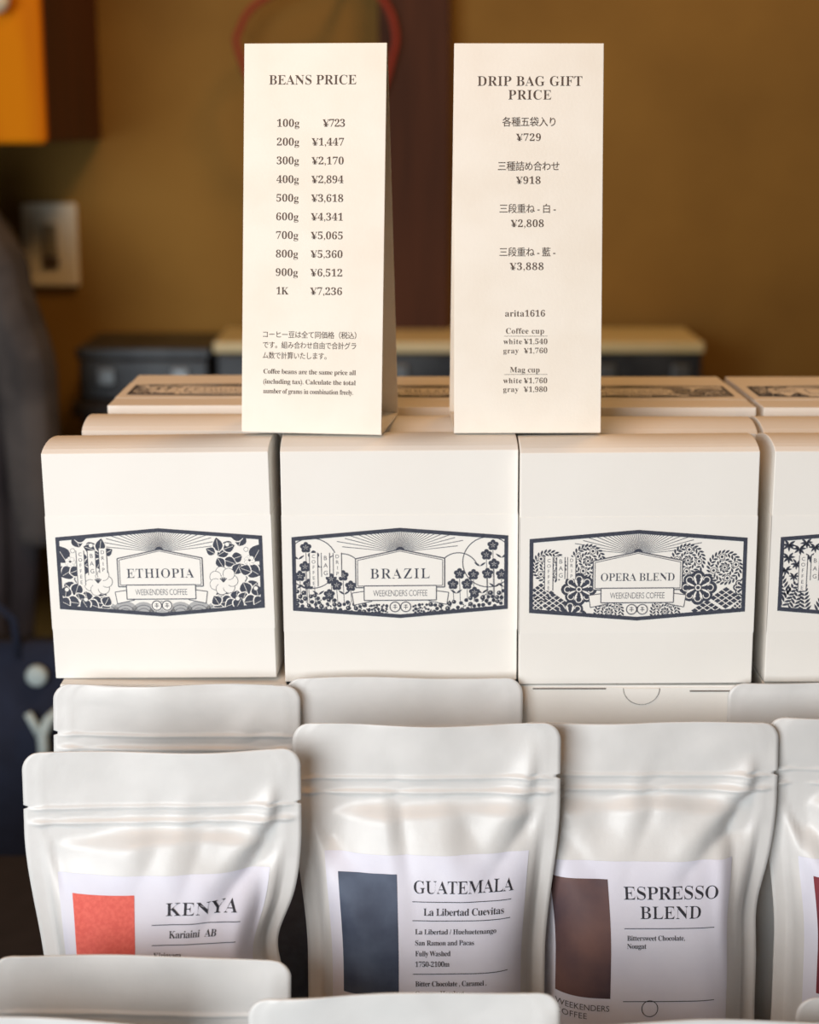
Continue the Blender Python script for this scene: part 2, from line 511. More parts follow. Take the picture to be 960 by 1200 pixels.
def medallion(a, x, y, r, lv):
    for k in range(8):
        an = R(45 * k); rr = .64 * r if k % 2 == 0 else .60 * r
        a.disc(x + rr * math.cos(an), y + .92 * rr * math.sin(an), r * .34, lv + k * .03, 'ink', 12)
    a.disc(x, y, r * .55, lv + .27, 'ink', 18)
    for k in range(8):
        an = R(45 * k); px, py = x + .62 * r * math.cos(an), y + .57 * r * math.sin(an)
        a.arc(px, py, r * .17, 45 * k - 140, 45 * k + 140, .42, lv + .45 + k * .02, 9, 'paper')
        a.leaf(x + r * .18 * math.cos(an + R(22)), y + r * .18 * math.sin(an + R(22)), 45 * k + 22, r * .5, r * .10, lv + .65 + k * .02, 'paper', False)
    a.disc(x, y, r * .16, lv + .85, 'paper', 10); a.disc(x, y, r * .10, lv + .95, 'ink', 8)


def diamond(a, x, y, rx, ry, lv):
    a.p('ink', [(x - rx, y), (x, y - ry), (x + rx, y), (x, y + ry)], lv)
    n = 4
    for k in range(1, n):
        t = k / n
        a.line((x - rx + rx * t, y + ry * t), (x + rx * t, y - ry + ry * t), .38, lv + 1, 'paper')
        a.line((x - rx + rx * t, y - ry * t), (x + rx * t, y + ry - ry * t), .38, lv + 1.1, 'paper')


def art_opera():
    a = Art()
    for k, (x, y, r) in enumerate([(-41, 4.5, 8.6), (-23, 7, 8.6), (23, 7, 8.6), (40, 3.5, 8.8), (-13, -17.5, 7.5), (13, -17.5, 7.5)]):
        roundel(a, x, y, r, 3, k)
    medallion(a, -27, -6.5, 8.5, 4); medallion(a, 28, -6, 9, 4); medallion(a, -31, -19, 8, 4); medallion(a, 49, -6, 5, 4)
    diamond(a, -44.5, -8, 6, 4.6, 5.25); diamond(a, -39, -13, 7, 5, 5); diamond(a, -47, -14, 5, 4.4, 5.25)
    diamond(a, 41, -11, 7.4, 5.2, 5); diamond(a, 32.5, -17, 7.4, 5.0, 5); diamond(a, 47.5, -16, 4, 4, 5.25)
    common(a, 'OPERA BLEND', [(-41, 'COFFEE', -7, 9), (-35.5, 'BAG', -1.5, 9), (-30.5, 'DRIP', -1.5, 9)])
    return a


def art_maple():
    a = Art(); rnd = random.Random(3)
    for sx in (-1, 1):
        for (x, y, r) in [(46, 14, 3.4), (41, 12, 3.2), (46, 8, 3.2), (42, 5, 3), (38, 15, 3), (47, 2, 3), (43, -1, 2.6), (34, 13, 3), (30, 15, 2.6), (36, 8, 2.8)]:
            for k in range(7): a.leaf(sx * x, y, 270 + (k - 3) * 44 + rnd.uniform(-10, 10), r, r * .34, 4, vein=False)
        for (x0, y0, d) in [(48, -15, 60), (43, -18, 75), (37, -18, 95), (31, -18, 70), (25, -18, 100), (46, -10, 110)]:
            dd = d if sx < 0 else 180 - d
            for k in range(7):
                t = k * 1.9; cx = sx * x0 + t * math.cos(R(dd)); cy = y0 + t * math.sin(R(dd))
                for q in (-1, 1): a.leaf(cx, cy, dd + q * 48, 4.2 - k * .35, 1.15, 4, vein=False)
    common_plain(a)
    return a


def common_plain(a):
    """the same frame and strips where the rest of the print lies outside the picture"""
    cols = [(-39, 'COFFEE', -8, 9), (-33.5, 'BAG', -3, 9), (-28, 'DRIP', -3, 9)]
    ho, hi = HEXA, inset(1.75)
    for k in range(6): a.lay['ink'].poly([ho[k], ho[(k + 1) % 6], hi[(k + 1) % 6], hi[k]], 9)
    pl = [(-20.6, -6.8), (20.6, -6.8), (20.6, 7.0), (0, 11.3), (-20.6, 7.0)]
    a.p('paper', pl, 6); a.path(pl, .55, 7, True)
    rays(a); a.disc(0, 10.4, 2.2, 3, 'ink', 20)
    for (x, word, y0, y1) in cols:
        a.p('paper', [(x - 1.9, y0), (x + 1.9, y0), (x + 1.9, y1), (x - 1.9, y1)], 6)
        for sx in (-1, 1): a.line((x + sx * 1.9, y0), (x + sx * 1.9, y1), .38, 7)
        st = (y1 - y0) / (len(word) + .2)
        for k, ch in enumerate(word):
            v, f = text(ch, 0, 1, 0, min(st * .62, 2.0), 'sans'); w_ = width(v)
            a.lay['line'].add(([(p[0] + x - w_ / 2, p[1] + y1 - (k + .95) * st) for p in v], f), 8)


# ------------------------------------------------------------------ the setting
m = MB(); m.box(-3, 3, -2.2, 2.6, -0.05, 0); struct(m.build('floor', M['floor']))
m = MB(); m.box(-3, 3, 2.5, 2.6, 0, 3.0); struct(m.build('wall_back', M['wall']))
m = MB(); m.box(-0.043, 0.056, 2.44, 2.5, 0, 3.0); struct(m.build('trim_1', M['post'], bevel=0.004))

# ------------------------------------------------------------------ display table and risers
ZT = EYE - 0.580
t = thing('display_table', 'black display table that carries the whole coffee display', 'table', (0.1, 0.9, 0))
m = MB(); m.box(-0.75, 0.75, -0.45, 0.40, ZT - 0.03, ZT); m.build('table_top', M['black'], t, bevel=0.003)
for sx in (-0.70, 0.70):
    for sy in (-0.40, 0.35):
        m = MB(); m.box(sx - .025, sx + .025, sy - .025, sy + .025, 0, ZT - 0.03); m.build('leg', M['black'], t, bevel=0.003)
Z1 = EYE - 0.507; Z2 = EYE - 0.4375; Z3 = EYE - 0.3035; Z4 = EYE - 0.2205
for (y0, y1, z, lbl) in ((0.770, 0.9085, Z1, 'low black riser block under the upright labelled pouches'), (0.909, 0.9665, Z2, 'black riser block under the low white cartons'),
                         (0.967, 1.0245, Z3, 'black riser block under the plain standing boxes'), (1.025, 1.165, Z4, 'tall black riser block under the boxes lying flat')):
    m = MB(); m.box(-0.205, 0.45, y0, y1, ZT, z - .0002); tag(m.build('riser_block', M['black'], bevel=0.001), lbl, 'display riser')

# ------------------------------------------------------------------ coffee boxes
BW, BH, BD = 0.1300, 0.1315, 0.054
LABW = 0.1195
RISE = 0.005


def box_mesh():
    prof = [(0, 0), (0, BH)]
    for k in range(1, 15):
        tt = k / 14; prof.append((BD * tt, BH + RISE * (math.sin(math.pi * tt ** .8)) ** .9 if k < 14 else BH))
    prof.append((BD, 0))
    m = MB(); m.extrude_x(prof, -BW / 2, BW / 2)
    return m


def make_box(label, loc, rot, art, group=None, band=True):
    t = thing('gift_box', label, 'box', loc, rot, group)
    b = box_mesh().build('carton', M['card'], t, bevel=0.0005)
    if art:
        zb0, zb1 = BH * .225, BH * .728; e = 0.00018; h = BW / 2 + e
        m = MB()
        for (x0, x1, y0, y1) in ((-h, h, -e, -.00002), (-h, h, BD + .00002, BD + e), (-h, -BW / 2 - .00002, -e, BD + e), (BW / 2 + .00002, h, -e, BD + e)):
            m.box(x0, x1, y0, y1, zb0, zb1)
        bd = m.build('paper_band', M['band'], t)
        k = LABW / 100.0; zc = (zb0 + zb1) / 2
        fn = lambda x, y, l: (x * k, -e - .00003 - l * .000025, zc + y * k)
        for nm, key, mm in (('border_print', 'ink', 'ink'), ('line_print', 'line', 'inkline'), ('unprinted_ground', 'paper', 'band'), ('hill_print', 'grey', 'inkgrey')):
            if art.lay[key].f: art.lay[key].build(nm, M[mm], bd, fn)
    return t


ARTS = {'e': art_ethiopia(), 'b': art_brazil(), 'o': art_opera(), 'm': art_maple()}
ZB = Z3
bx = make_box('white gift box with a leaf and flower printed ETHIOPIA label', (-0.1375, 0.9190, ZB + .0004), (0, R(-1.1), R(-2.5)), ARTS['e']); bx.scale = (.966, 1, .982)
make_box('white gift box with a small flowers and berries BRAZIL label', (-0.0048, 0.9150, ZB), (0, R(-.35), R(.6)), ARTS['b'])
make_box('white gift box with a round medallion patterned OPERA BLEND label', (0.1262, 0.9100, ZB), (0, R(-.4), R(0)), ARTS['o'])
make_box('white gift box with a maple and fern printed label', (0.2640, 0.9130, ZB), (0, 0, R(0)), ARTS['m'])
# second row, upright behind
GR2 = 'plain white boxes standing between the labelled front boxes and the lying boxes'
for i, (x, y, nm) in enumerate(((-0.1255, .9775, 'ETHIOPIA'), (0.0050, .9705, 'BRAZIL'), (0.1355, .9680, 'OPERA BLEND'), (0.2690, .9690, 'maple printed'))):
    make_box('plain white box standing right behind the %s box' % nm, (x, y, Z3 - .0002 + .0004), (0, 0, R((.4, 0, -.3, .3)[i])), None, GR2)
# third row, lying on their backs with the print upwards
LBL3 = {'e': 'white gift box lying flat with the leaf print facing up', 'b': 'white gift box lying flat with the berry print facing up',
        'o': 'white gift box lying flat with the medallion print facing up', 'm': 'white gift box lying flat with the maple print facing up'}
for i, (x, k) in enumerate(((-0.1200, 'e'), (0.0130, 'b'), (0.1460, 'o'), (0.2805, 'm'))):
    make_box(LBL3[k], (x, (1.0340, 1.0270, 1.0260, 1.0260)[i], Z4 + BD + .0004), (R(-90), 0, R((.5, -.2, .3, 0)[i])), ARTS[k])


# cartons under the front boxes
def make_carton(label, loc, group=None):
    t = thing('carton_box', label, 'box', loc, (0, 0, 0), group)
    h = Z3 - Z2 - .0012
    m = MB(); m.box(-BW / 2, BW / 2, 0, BD, 0, h); m.build('carton', M['card'], t, bevel=.0006)
    m = MB(); m.box(-BW / 2 + .004, BW / 2 - .0005, -.0006, -.00005, .004, h - .0012); fl = m.build('tuck_flap', M['card'], t, bevel=.0002)
    n = 20; arc_ = [(.0030 + .0098 * math.cos(math.pi + math.pi * k / n), h - .0016 + .0092 * math.sin(math.pi + math.pi * k / n)) for k in range(n + 1)]
    m = MB(); m.v = [(x, -.0007, z) for x, z in arc_] + [(x, -.0014, z) for x, z in arc_]
    m.f = [tuple(range(n + 1)), tuple(range(2 * n + 1, n, -1))] + [(k, k + 1, n + 2 + k, n + 1 + k) for k in range(n)] + [(n, 0, n + 1, 2 * n + 1)]
    m.build('thumb_tab', M['band'], t)
    m = MB(); m.tube([(x, -.0007, z) for x, z in [(.003 + (px - .003) * 1.04, h - .0016 + (pz - h + .0016) * 1.04) for px, pz in arc_]], .0002, 6); m.build('thumb_slit', M['slit'], t)
    m = MB(); m.box(-.058, -.017, -.0009, -.0006, h - .0022, h - .0014); m.build('tuck_slit', M['slit'], t)
    m = MB(); m.box(.030, .060, -.0009, -.0006, h - .0036, h - .0028); m.build('tuck_slit', M['slit'], t)
    return t


make_carton('low white carton with a thumb notch beneath the OPERA BLEND box', (0.1270, 0.9110, Z2))
make_carton('low white carton beneath the ETHIOPIA box', (-0.1310, 0.9120, Z2))
make_carton('low white carton beneath the BRAZIL box', (-0.0048, 0.9120, Z2))
make_carton('low white carton beneath the maple printed box', (0.2640, 0.9120, Z2))


# ------------------------------------------------------------------ price signs
def make_sign(label, loc, rot, w, h, lean, depth, pr):
    t = thing('price_sign', label, 'sign', loc, rot)
    th = 0.0012
    def panel(name, y0, z0, y1, z1, m_):
        d = Vector((0, y1 - y0, z1 - z0)).normalized(); n = Vector((0, d.z, -d.y)) * th / 2
        prof = [(y0 - n.y, z0 - n.z), (y1 - n.y, z1 - n.z), (y1 + n.y, z1 + n.z), (y0 + n.y, z0 + n.z)]
        mb = MB(); mb.extrude_x(prof, -w / 2, w / 2); return mb.build(name, m_, t, bevel=.0003)
    fp = panel('front_panel', 0, 0.0006, lean, h, M['sign'])
    panel('back_panel', depth, 0.0006, lean + .0013, h, M['sign'])
    panel('base_panel', 0.001, 0.0006, depth - .001, 0.0006, M['sign'])
    L = math.hypot(lean, h); dy, dz = lean / L, h / L
    fn = lambda x, s_, l: (x, s_ * dy - (th / 2 + .0001) * dz, s_ * dz + .0006 + (th / 2 + .0001) * dy)
    for nm, q in pr: q.build(nm, M['signink'], fp, fn)
    return t


SW1, SH, SLEAN = 0.0786, 0.2105, 0.028


def sign_print(px_l, px_r, y_top, y_bot, w, rows):
    """rows measured on the face of the card in a grid of its own: x from its left edge, y from its top edge"""
    out = []; k = w / (px_r - px_l); L = math.hypot(SH, SLEAN); kv = L / (y_bot - y_top)
    X = lambda x: (x - px_l) * k - w / 2
    Y = lambda y: L - (y - y_top) * kv
    for r in rows:
        pr = Print(); out.append(('rule_line' if r[0] == 'rule' else 'text_line', pr))
        if r[0] == 'rule': pr.strip(X(r[1]), X(r[2]), Y(r[3]) - .0001, Y(r[3]) + .0001, 6); continue
        s, x0, x1, base, cap, face = r[:6]
        pr.add(text(s, X(x0), X(x1), Y(base), cap * kv, face, thin=r[6] if len(r) > 6 else .004, bold=.006 if face == 'jp' else 0))
    return out


rows = [('BEANS PRICE', 312, 417, 102, 10.8, 'serif', .012)]
for i, (a_, b_, x0, x1) in enumerate([('100g', '¥723', 322, 349), ('200g', '¥1,447', 322, 349), ('300g', '¥2,170', 322, 349), ('400g', '¥2,894', 322, 349), ('500g', '¥3,618', 322, 349),
                                      ('600g', '¥4,341', 322, 349), ('700g', '¥5,065', 322, 349), ('800g', '¥5,360', 322, 349), ('900g', '¥6,512', 322, 349), ('1K', '¥7,236', 323, 338)]):
    yb = 151 + i * 21.85
    rows.append((a_, x0, x1, yb, 8.5, 'serif')); rows.append((b_, 377 if i == 0 else 364, 404 if i == 0 else 403, yb, 8.5, 'serif'))
rows += [('コーヒー豆は全て同価格（税込）', 307, 421, 398.5, 7.2, 'jp'), ('です。組み合わせ自由で合計グラ', 307, 421, 411, 7.2, 'jp'), ('ム数で計算いたします。', 307, 385, 423.5, 7.2, 'jp'),
         ('Coffee beans are the same price all', 308, 421, 442, 5.6, 'serif', 0), ('(including tax). Calculate the total', 308, 421, 454, 5.6, 'serif', 0), ('number of grams in combination freely.', 308, 418, 465.5, 5.6, 'serif', 0)]
make_sign('tall cream tent sign with the BEANS PRICE list', (-0.0545, 0.9330, EYE - .1659), (0, 0, R(-7.0)), SW1, SH, SLEAN, .072,
          sign_print(281.5, 453, 53, 512, SW1, rows))
rows = [('DRIP BAG GIFT', 559, 681, 97, 11.2, 'serif', .012), ('PRICE', 595, 645, 113, 11, 'serif', .012),
        ('各種五袋入り', 588, 650, 143.5, 9.6, 'jp'), ('¥729', 604, 633, 161.5, 8.4, 'serif'), ('三種詰め合わせ', 583, 655, 195.5, 9.6, 'jp'), ('¥918', 604, 633, 212, 8.4, 'serif'),
        ('三段重ね - 白 -', 585, 651, 245.5, 9.4, 'jp'), ('¥2,808', 598, 637, 263, 8.4, 'serif'), ('三段重ね - 藍 -', 585, 651, 297, 9.4, 'jp'), ('¥3,888', 597, 637, 314, 8.4, 'serif'),
        ('arita1616', 592, 639, 369.5, 7.4, 'serif'), ('Coffee cup', 593, 638, 390, 6.5, 'serif'), ('rule', 591, 642, 393),
        ('white', 590, 612, 402.5, 6.2, 'serif'), ('¥1,540', 614, 642, 402.5, 6.2, 'serif'), ('gray', 590, 608, 413.5, 6.2, 'serif'), ('¥1,760', 614, 642, 413.5, 6.2, 'serif'),
        ('Mag cup', 598, 633, 436.5, 6.5, 'serif'), ('rule', 591, 642, 439), ('white', 590, 612, 449.5, 6.2, 'serif'), ('¥1,760', 614, 642, 449.5, 6.2, 'serif'),
        ('gray', 590, 608, 460, 6.2, 'serif'), ('¥1,980', 614, 642, 460, 6.2, 'serif')]
make_sign('tall cream tent sign with the DRIP BAG GIFT PRICE list', (0.0655, 0.9345, EYE - .1659), (0, 0, R(.8)), 0.0815, SH, SLEAN, .070,
          sign_print(532, 706, 46, 509, 0.0815, rows))


# ------------------------------------------------------------------ coffee pouches
def sstep(a, b, x):
    t = max(0.0, min(1.0, (x - a) / (b - a))); return t * t * (3 - 2 * t)


class Pouch:
    def __init__(s, w=0.14, h=0.20, tf=0.026, tb=0.016, seed=0, narrow=0.10, creases=(), dent=(0, 0), lcreases=(), wave=0.0015):
        s.w, s.h, s.tf, s.tb, s.narrow, s.creases, s.dent, s.wave = w, h, tf, tb, narrow, creases, dent, wave
        s.rnd = random.Random(seed); r = s.rnd
        s.ph = [r.uniform(0, 6.28) for _ in range(8)]

    def half(s, h, side):
        r = 0.009; w = s.w / 2
        if h > s.h - r: w -= r - math.sqrt(max(0, r * r - (h - (s.h - r)) ** 2))
        v = h / s.h
        w *= 1 - s.narrow * sstep(.80, .38, v)
        if v < .2: w *= 1 + .02 * sstep(.2, 0, v)
        w -= s.dent[side] * math.exp(-((v - .50) / .09) ** 2)
        nh = s.h - .0275
        if abs(h - nh) < .0009: w -= .0022
        return w

    def front(s, u, h):
        """outward bulge of the front film; u from -1 to 1"""
        v = h / s.h; q = min(1.0, abs(u) / .875)
        top = .797 + .006 * math.sin(u * 5 + s.ph[0])
        rise = sstep(top + .004, top - .040, v) * .24 + sstep(top, .42, v) * .76
        c = (1 - q ** (4.8 - 1.9 * sstep(.5, .75, v))) ** .75
        d = s.tf * rise * c
        inner = sstep(1.0, .86, q)
        d += inner * .0014 * sstep(.81, .77, v) * sstep(.58, .74, v) * (math.sin(u * 6 + s.ph[1] + 4 * v) + .6 * math.sin(u * 11 + s.ph[2] - 9 * v))
        d += inner * .0020 * sstep(.82, .74, v) * sstep(.60, .74, v) * noise.noise(Vector((u * 2.6 + h * 14, h * 26 - u * 1.2, s.ph[3])))
        d += inner * .0005 * sstep(.70, .5, v) * noise.noise(Vector((u * 3, h * 18, s.ph[7])))
        d += .0007 * sstep(.80, .84, v) * noise.noise(Vector((u * 3.0, h * 60, s.ph[2] * 3)))
        cr = 0.0
        for (u0, v0, u1, v1, dep, wd) in s.creases:
            du, dv = (u1 - u0), (v1 - v0) * 1.4; L2 = du * du + dv * dv
            tt = ((u - u0) * du + (v - v0) * 1.4 * dv) / L2; t2 = max(0, min(1, tt))
            sd = ((u - u0) * dv - (v - v0) * 1.4 * du) / math.sqrt(L2)
            ex = max(0, abs(tt - .5) - .5) * math.sqrt(L2)
            fall = math.exp(-(ex / .14) ** 2) * (1 - .75 * t2)
            cr += (-dep * math.exp(-math.sqrt(sd * sd + .0003) / wd) + .5 * dep * math.exp(-((sd - 2.2 * wd) / (1.3 * wd)) ** 2)) * fall
        d += cr * inner
        # edge of the welded side seam
        d += .0004 * math.exp(-((abs(u) - .885) / .012) ** 2)
        # zip ridges
        if abs(u) < .97:
            e = sstep(.97, .90, abs(u))
            for hz, am, sg in ((s.h - .0285, .0010, .0011), (s.h - .0362, .0014, .0013)):
                d += e * am * math.exp(-((h - hz) / sg) ** 2)
            d -= e * .0005 * math.exp(-((h - (s.h - .0330)) / .0013) ** 2)
        return max(d, -.0003)

    def bend(s, u, h):
        v = h / s.h
        return s.wave * sstep(.75, 1, v) * math.sin(2.6 * u + s.ph[4]) + s.wave * .5 * sstep(.7, 1, v) * math.sin(5.5 * u + s.ph[5])

    def S(s, u, h, lift=0.0):
        hw = s.half(h, 0 if u < 0 else 1)
        return (u * hw, s.bend(u, h) - .0005 - s.front(u, h) - lift, h + .0008 * sstep(.9, 1, h / s.h) * math.sin(3 * u + s.ph[6]))

    def B(s, u, h):
        hw = s.half(h, 0 if u < 0 else 1); v = h / s.h; q = min(1.0, abs(u) / .9)
        d = s.tb * sstep(.80, .35, v) * (1 - q * q) ** .7
        return (u * hw, s.bend(u, h) + .0005 + d, h + .0008 * sstep(.9, 1, v) * math.sin(3 * u + s.ph[6]))

    def rows(s):
        hs = []; h = 0.0
        while h < s.h - 1e-6:
            hs.append(h); v = s.h - h
            h += .0007 if (v < .012 or .024 < v < .041) else .0018
        hs.append(s.h); return hs

    def mesh(s):
        hs = s.rows(); n = 64; us = [-1 + 2 * k / n for k in range(n + 1)]
        m = MB(); NR = len(hs)
        for h in hs:
            for u in us: m.v.append(s.S(u, h))
        for j in range(NR - 1):
            for i in range(n):
                q = j * (n + 1) + i; m.f.append((q, q + 1, q + n + 2, q + n + 1))
        b0 = len(m.v)
        for h in hs:
            for u in us: m.v.append(s.B(u, h))
        for j in range(NR - 1):
            for i in range(n):
                q = b0 + j * (n + 1) + i; m.f.append((q, q + n + 1, q + n + 2, q + 1))
        for j in range(NR - 1):
            for i in (0, n):
                a, b = j * (n + 1) + i, (j + 1) * (n + 1) + i
                m.f.append((a, b, b0 + b, b0 + a) if i == 0 else (a, b0 + a, b0 + b, b))
        for i in range(n):
            m.f.append((i, b0 + i, b0 + i + 1, i + 1))
            a = (NR - 1) * (n + 1) + i; m.f.append((a, a + 1, b0 + a + 1, b0 + a))
        return m


LK = 0.0004425   # label grid: metres per unit
LKV = 0.000445


def make_pouch(label, P, loc, rot, lab=None, group=None):
    t = thing('coffee_pouch', label, 'pouch', loc, rot, group)
    P.mesh().build('bag', M['pouch'], t, smooth=True)
    if lab:
        ox, oy = lab.get('at', (0, 0)); wref = P.w / 2 * .93
        tab = [(k * .0005, k * .0005 - .42 * P.front(0, k * .0005)) for k in range(int(P.h / .0005))]
        g_top = lab['top'] - .42 * P.front(0, lab['top'])
        def h_of(y):
            g = g_top - y * LKV
            for (h0, g0), (h1, g1) in zip(tab, tab[1:]):
                if g <= g1: return h0 + (h1 - h0) * max(0, (g - g0) / (g1 - g0 + 1e-9))
            return tab[-1][0]
        hc = [h_of(y) for y in range(0, 241)]
        def fn(x, y, l):
            xa = (x - 115) * LK + ox; y = max(0, min(239.99, y)); k = int(y); h = hc[k] + (hc[k + 1] - hc[k]) * (y - k)
            return P.S(max(-1, min(1, xa / wref)), max(.002, h), .00025 + l * .00022)
        pr = Print(); pr.strip(0, 230, 236, 0, 60, 70, 0); lo = pr.build('paper_label', M['label'], t, fn, smooth=True)
        pr = Print(); pr.strip(lab['blk'][0], lab['blk'][1], 172, lab.get('blktop', 23), 20, 50, 1); pr.build('colour_block', M[lab['mat']], lo, fn, smooth=True)
        for r in lab['rows']:
            pr = Print()
            if r[0] == 'rule': pr.strip(r[1], r[2], r[3] + .45, r[3] - .45, 30, 1, 1.2)
            elif r[0] == 'ring': pr.ring(r[1], r[2], r[3], .9, 28, 1.2)
            else:
                v, f = text(r[0], r[1], r[2], 0, r[4], r[5] if len(r) > 5 else 'serif', thin=r[6] if len(r) > 6 else .006, maxsp=1.0)
                pr.add(([(p[0], r[3] - p[1]) for p in v], [fc[::-1] for fc in f]), 1.2)
            pr.build({'rule': 'rule_line', 'ring': 'ring_mark'}.get(r[0], 'text_line'), M['labelink'], lo, fn)
        pr = Print()
        v, f = text('WEEKENDERS', 0, 66, 0, 7.2, 'sans'); pr.add(([(p[0] + lab['blk'][0], 188 - p[1]) for p in v], [fc[::-1] for fc in f]), 1.2)
        pr.build('text_line', M['labelsoft'], lo, fn); pr = Print()
        v, f = text('COFFEE', 0, 38, 0, 7.2, 'sans'); pr.add(([(p[0] + lab['blk'][0], 199 - p[1]) for p in v], [fc[::-1] for fc in f]), 1.2)
        pr.build('text_line', M['labelsoft'], lo, fn)
    return t


LEAN = R(-4)
FOOT = [('rule', 97, 213, 175), ('ring', 131, 184, 10.5)]
kenya = dict(top=.1388, mat='blk_kenya', blk=(15, 84), rows=[('KENYA', 119, 200, 47.5, 15.2, 'serif', .02), ('rule', 103, 206, 58), ('Kariaini', 123, 160, 74, 8.4), ('AB', 166, 180, 74, 8.4), ('rule', 103, 206, 82),
                                                  ('Kirinyaga', 105, 139, 97, 6.2), ('Karimikui Factory', 105, 165, 109, 6.2)][:6] + FOOT)
guat = dict(top=.1375, mat='blk_guat', blk=(14, 81), rows=[('GUATEMALA', 100, 215, 46.5, 15.4, 'serif', .02), ('rule', 98, 213, 57), ('La Libertad Cuevitas', 111, 205, 73.5, 8.6), ('rule', 98, 213, 80),
                                                ('La Libertad / Huehuetenango', 101, 197, 96.5, 6.2), ('San Ramon and Pacas', 101, 171, 110, 6.2), ('Fully Washed', 101, 143, 123, 6.2), ('1750-2100m', 101, 142, 136, 6.2),
                                                ('rule', 98, 213, 145), ('Bitter Chocolate , Caramel ,', 101, 187, 160, 6.2), ('Creamy , Hazelnut', 101, 160, 172, 6.2)])
esp = dict(top=.1272, mat='blk_esp', blk=(14, 81), rows=[('ESPRESSO', 99, 214, 48, 16, 'serif', .02), ('BLEND', 118, 194, 72, 15.4, 'serif', .02), ('rule', 98, 212, 84), ('Bittersweet Chocolate,', 101, 174, 99, 6.2), ('Nougat', 101, 125, 109, 6.2)] + FOOT, at=(-.0065, 0))
red = dict(top=.1255, mat='blk_red', blk=(14, 81), rows=list(FOOT), at=(0, 0))

# upright row on the riser
P = Pouch(seed=1, narrow=.12, creases=[(.82, .765, .40, .60, .012, .05), (-.80, .74, -.62, .52, .004, .07), (.25, .74, .1, .60, .0025, .07), (-.1, .72, -.25, .63, .002, .07), (.75, .58, .80, .40, .004, .06)], dent=(0, .006))
make_pouch('white zip pouch with a coral block on its KENYA label', P, (-0.1245, 0.8000, Z1), (LEAN, R(0), R(3)), kenya)
P = Pouch(seed=2, h=.204, creases=[(.82, .765, .5, .62, .008, .06), (-.82, .765, -.55, .64, .007, .06), (-.18, .74, -.12, .60, .003, .05), (.3, .74, .45, .66, .0025, .07)], narrow=.10)
make_pouch('white zip pouch with a slate blue block on its GUATEMALA label', P, (0.0090, 0.8285, Z1), (LEAN, 0, R(0)), guat)
P = Pouch(seed=3, h=.199, creases=[(.82, .765, .36, .62, .012, .05), (-.70, .74, -.45, .62, .004, .06), (.02, .75, -.12, .64, .003, .06), (.70, .62, .80, .30, .004, .05)], narrow=.12, dent=(0, .002))
make_pouch('white zip pouch with a brown block on its ESPRESSO BLEND label', P, (0.1265, 0.8460, Z1), (LEAN, 0, R(0)), esp)
P = Pouch(seed=4, h=.200, creases=[(-.82, .77, -.45, .62, .011, .05), (-.72, .70, -.80, .40, .004, .07), (.5, .74, .2, .6, .004, .06)], narrow=.11)
make_pouch('white zip pouch with a maroon block on its label', P, (0.2610, 0.8500, Z1), (LEAN, 0, R(-2)), red)
# rear row, tops leaning on the boxes
P = Pouch(w=.136, h=.2085, tf=.016, tb=.012, seed=5, creases=[(-.7, .78, -.4, .70, .003, .07), (.6, .78, .3, .68, .003, .06)], wave=.002)
make_pouch('white zip pouch standing in front of the ETHIOPIA box', P, (-0.1300, 0.8795, Z1), (LEAN, R(.6), R(1)))
P = Pouch(w=.132, h=.2095, tf=.016, tb=.010, seed=6, wave=.001)
make_pouch('white zip pouch standing in front of the BRAZIL box', P, (-0.0030, 0.8890, Z1), (LEAN, 0, 0))
P = Pouch(w=.136, h=.2080, tf=.009, tb=.010, seed=7, wave=.001)
make_pouch('white zip pouch standing in front of the maple printed box', P, (0.2455, 0.8860, Z1), (LEAN, R(-.3), 0))
# lowest row on the table
for (lbl, x, y, h, roll, yaw, seed, w) in (
        ('white unlabelled zip pouch standing in front of the KENYA pouch', -0.1290, 0.7240, .2000, 1.0, 0, 11, .14),
        ('white unlabelled zip pouch standing in front of the GUATEMALA pouch', 0.0010, 0.6880, .2000, -1.0, 0, 12, .14),
        ('white unlabelled zip pouch standing in front of the ESPRESSO BLEND pouch', 0.1250, 0.6660, .1995, -.2, 0, 13, .14),
        ('white unlabelled zip pouch standing in front of the maroon labelled pouch', 0.2460, 0.6990, .1930, 0, 0, 14, .14),
        ('white zip pouch tilted against another below the KENYA pouch', -0.2000, 0.6500, .2060, 6, 2, 15, .14)):
    P = Pouch(w=w, h=h, tf=.016, tb=.012, seed=seed, wave=.001)
    dz = math.sin(R(abs(roll))) * w / 2 * .9
    make_pouch(lbl, P, (x, y, ZT + dz), (R(-3), R(roll), R(yaw)))

# charcoal divider seen between two pouches
m = MB(); m.box(-.016, .016, -.001, .001, 0, .175)
o = m.build('divider_card', M['charcoal'], bevel=.0004)
o.location = (-.0510, .8585, Z1 + .003); o.rotation_euler = (R(-3), R(-5.5), 0)
tag(o, 'charcoal card standing upright between the KENYA and GUATEMALA pouches', 'card')

# ------------------------------------------------------------------ background
# wall cabinet
t = thing('wall_cabinet', 'orange wooden wall cabinet with a pale round knob', 'cabinet', (-.70, 2.31, 1.412))
m = MB(); m.box(-.26, .26, -.185, .185, 0, .8); m.build('carcass', M['shadedwood'], t, bevel=.003)
d = MB(); d.box(-.26, .262, -.205, -.1855, -.002, .8); dr = d.build('door', M['orange'], t, bevel=.006)
m = MB(); m.lathe_y([(.006, 0), (.007, -.012), (.016, -.02), (.018, -.028), (.012, -.036), (.002, -.038)], 20, (.215, -.205, .165)); m.build('knob', M['knob'], dr, smooth=True)
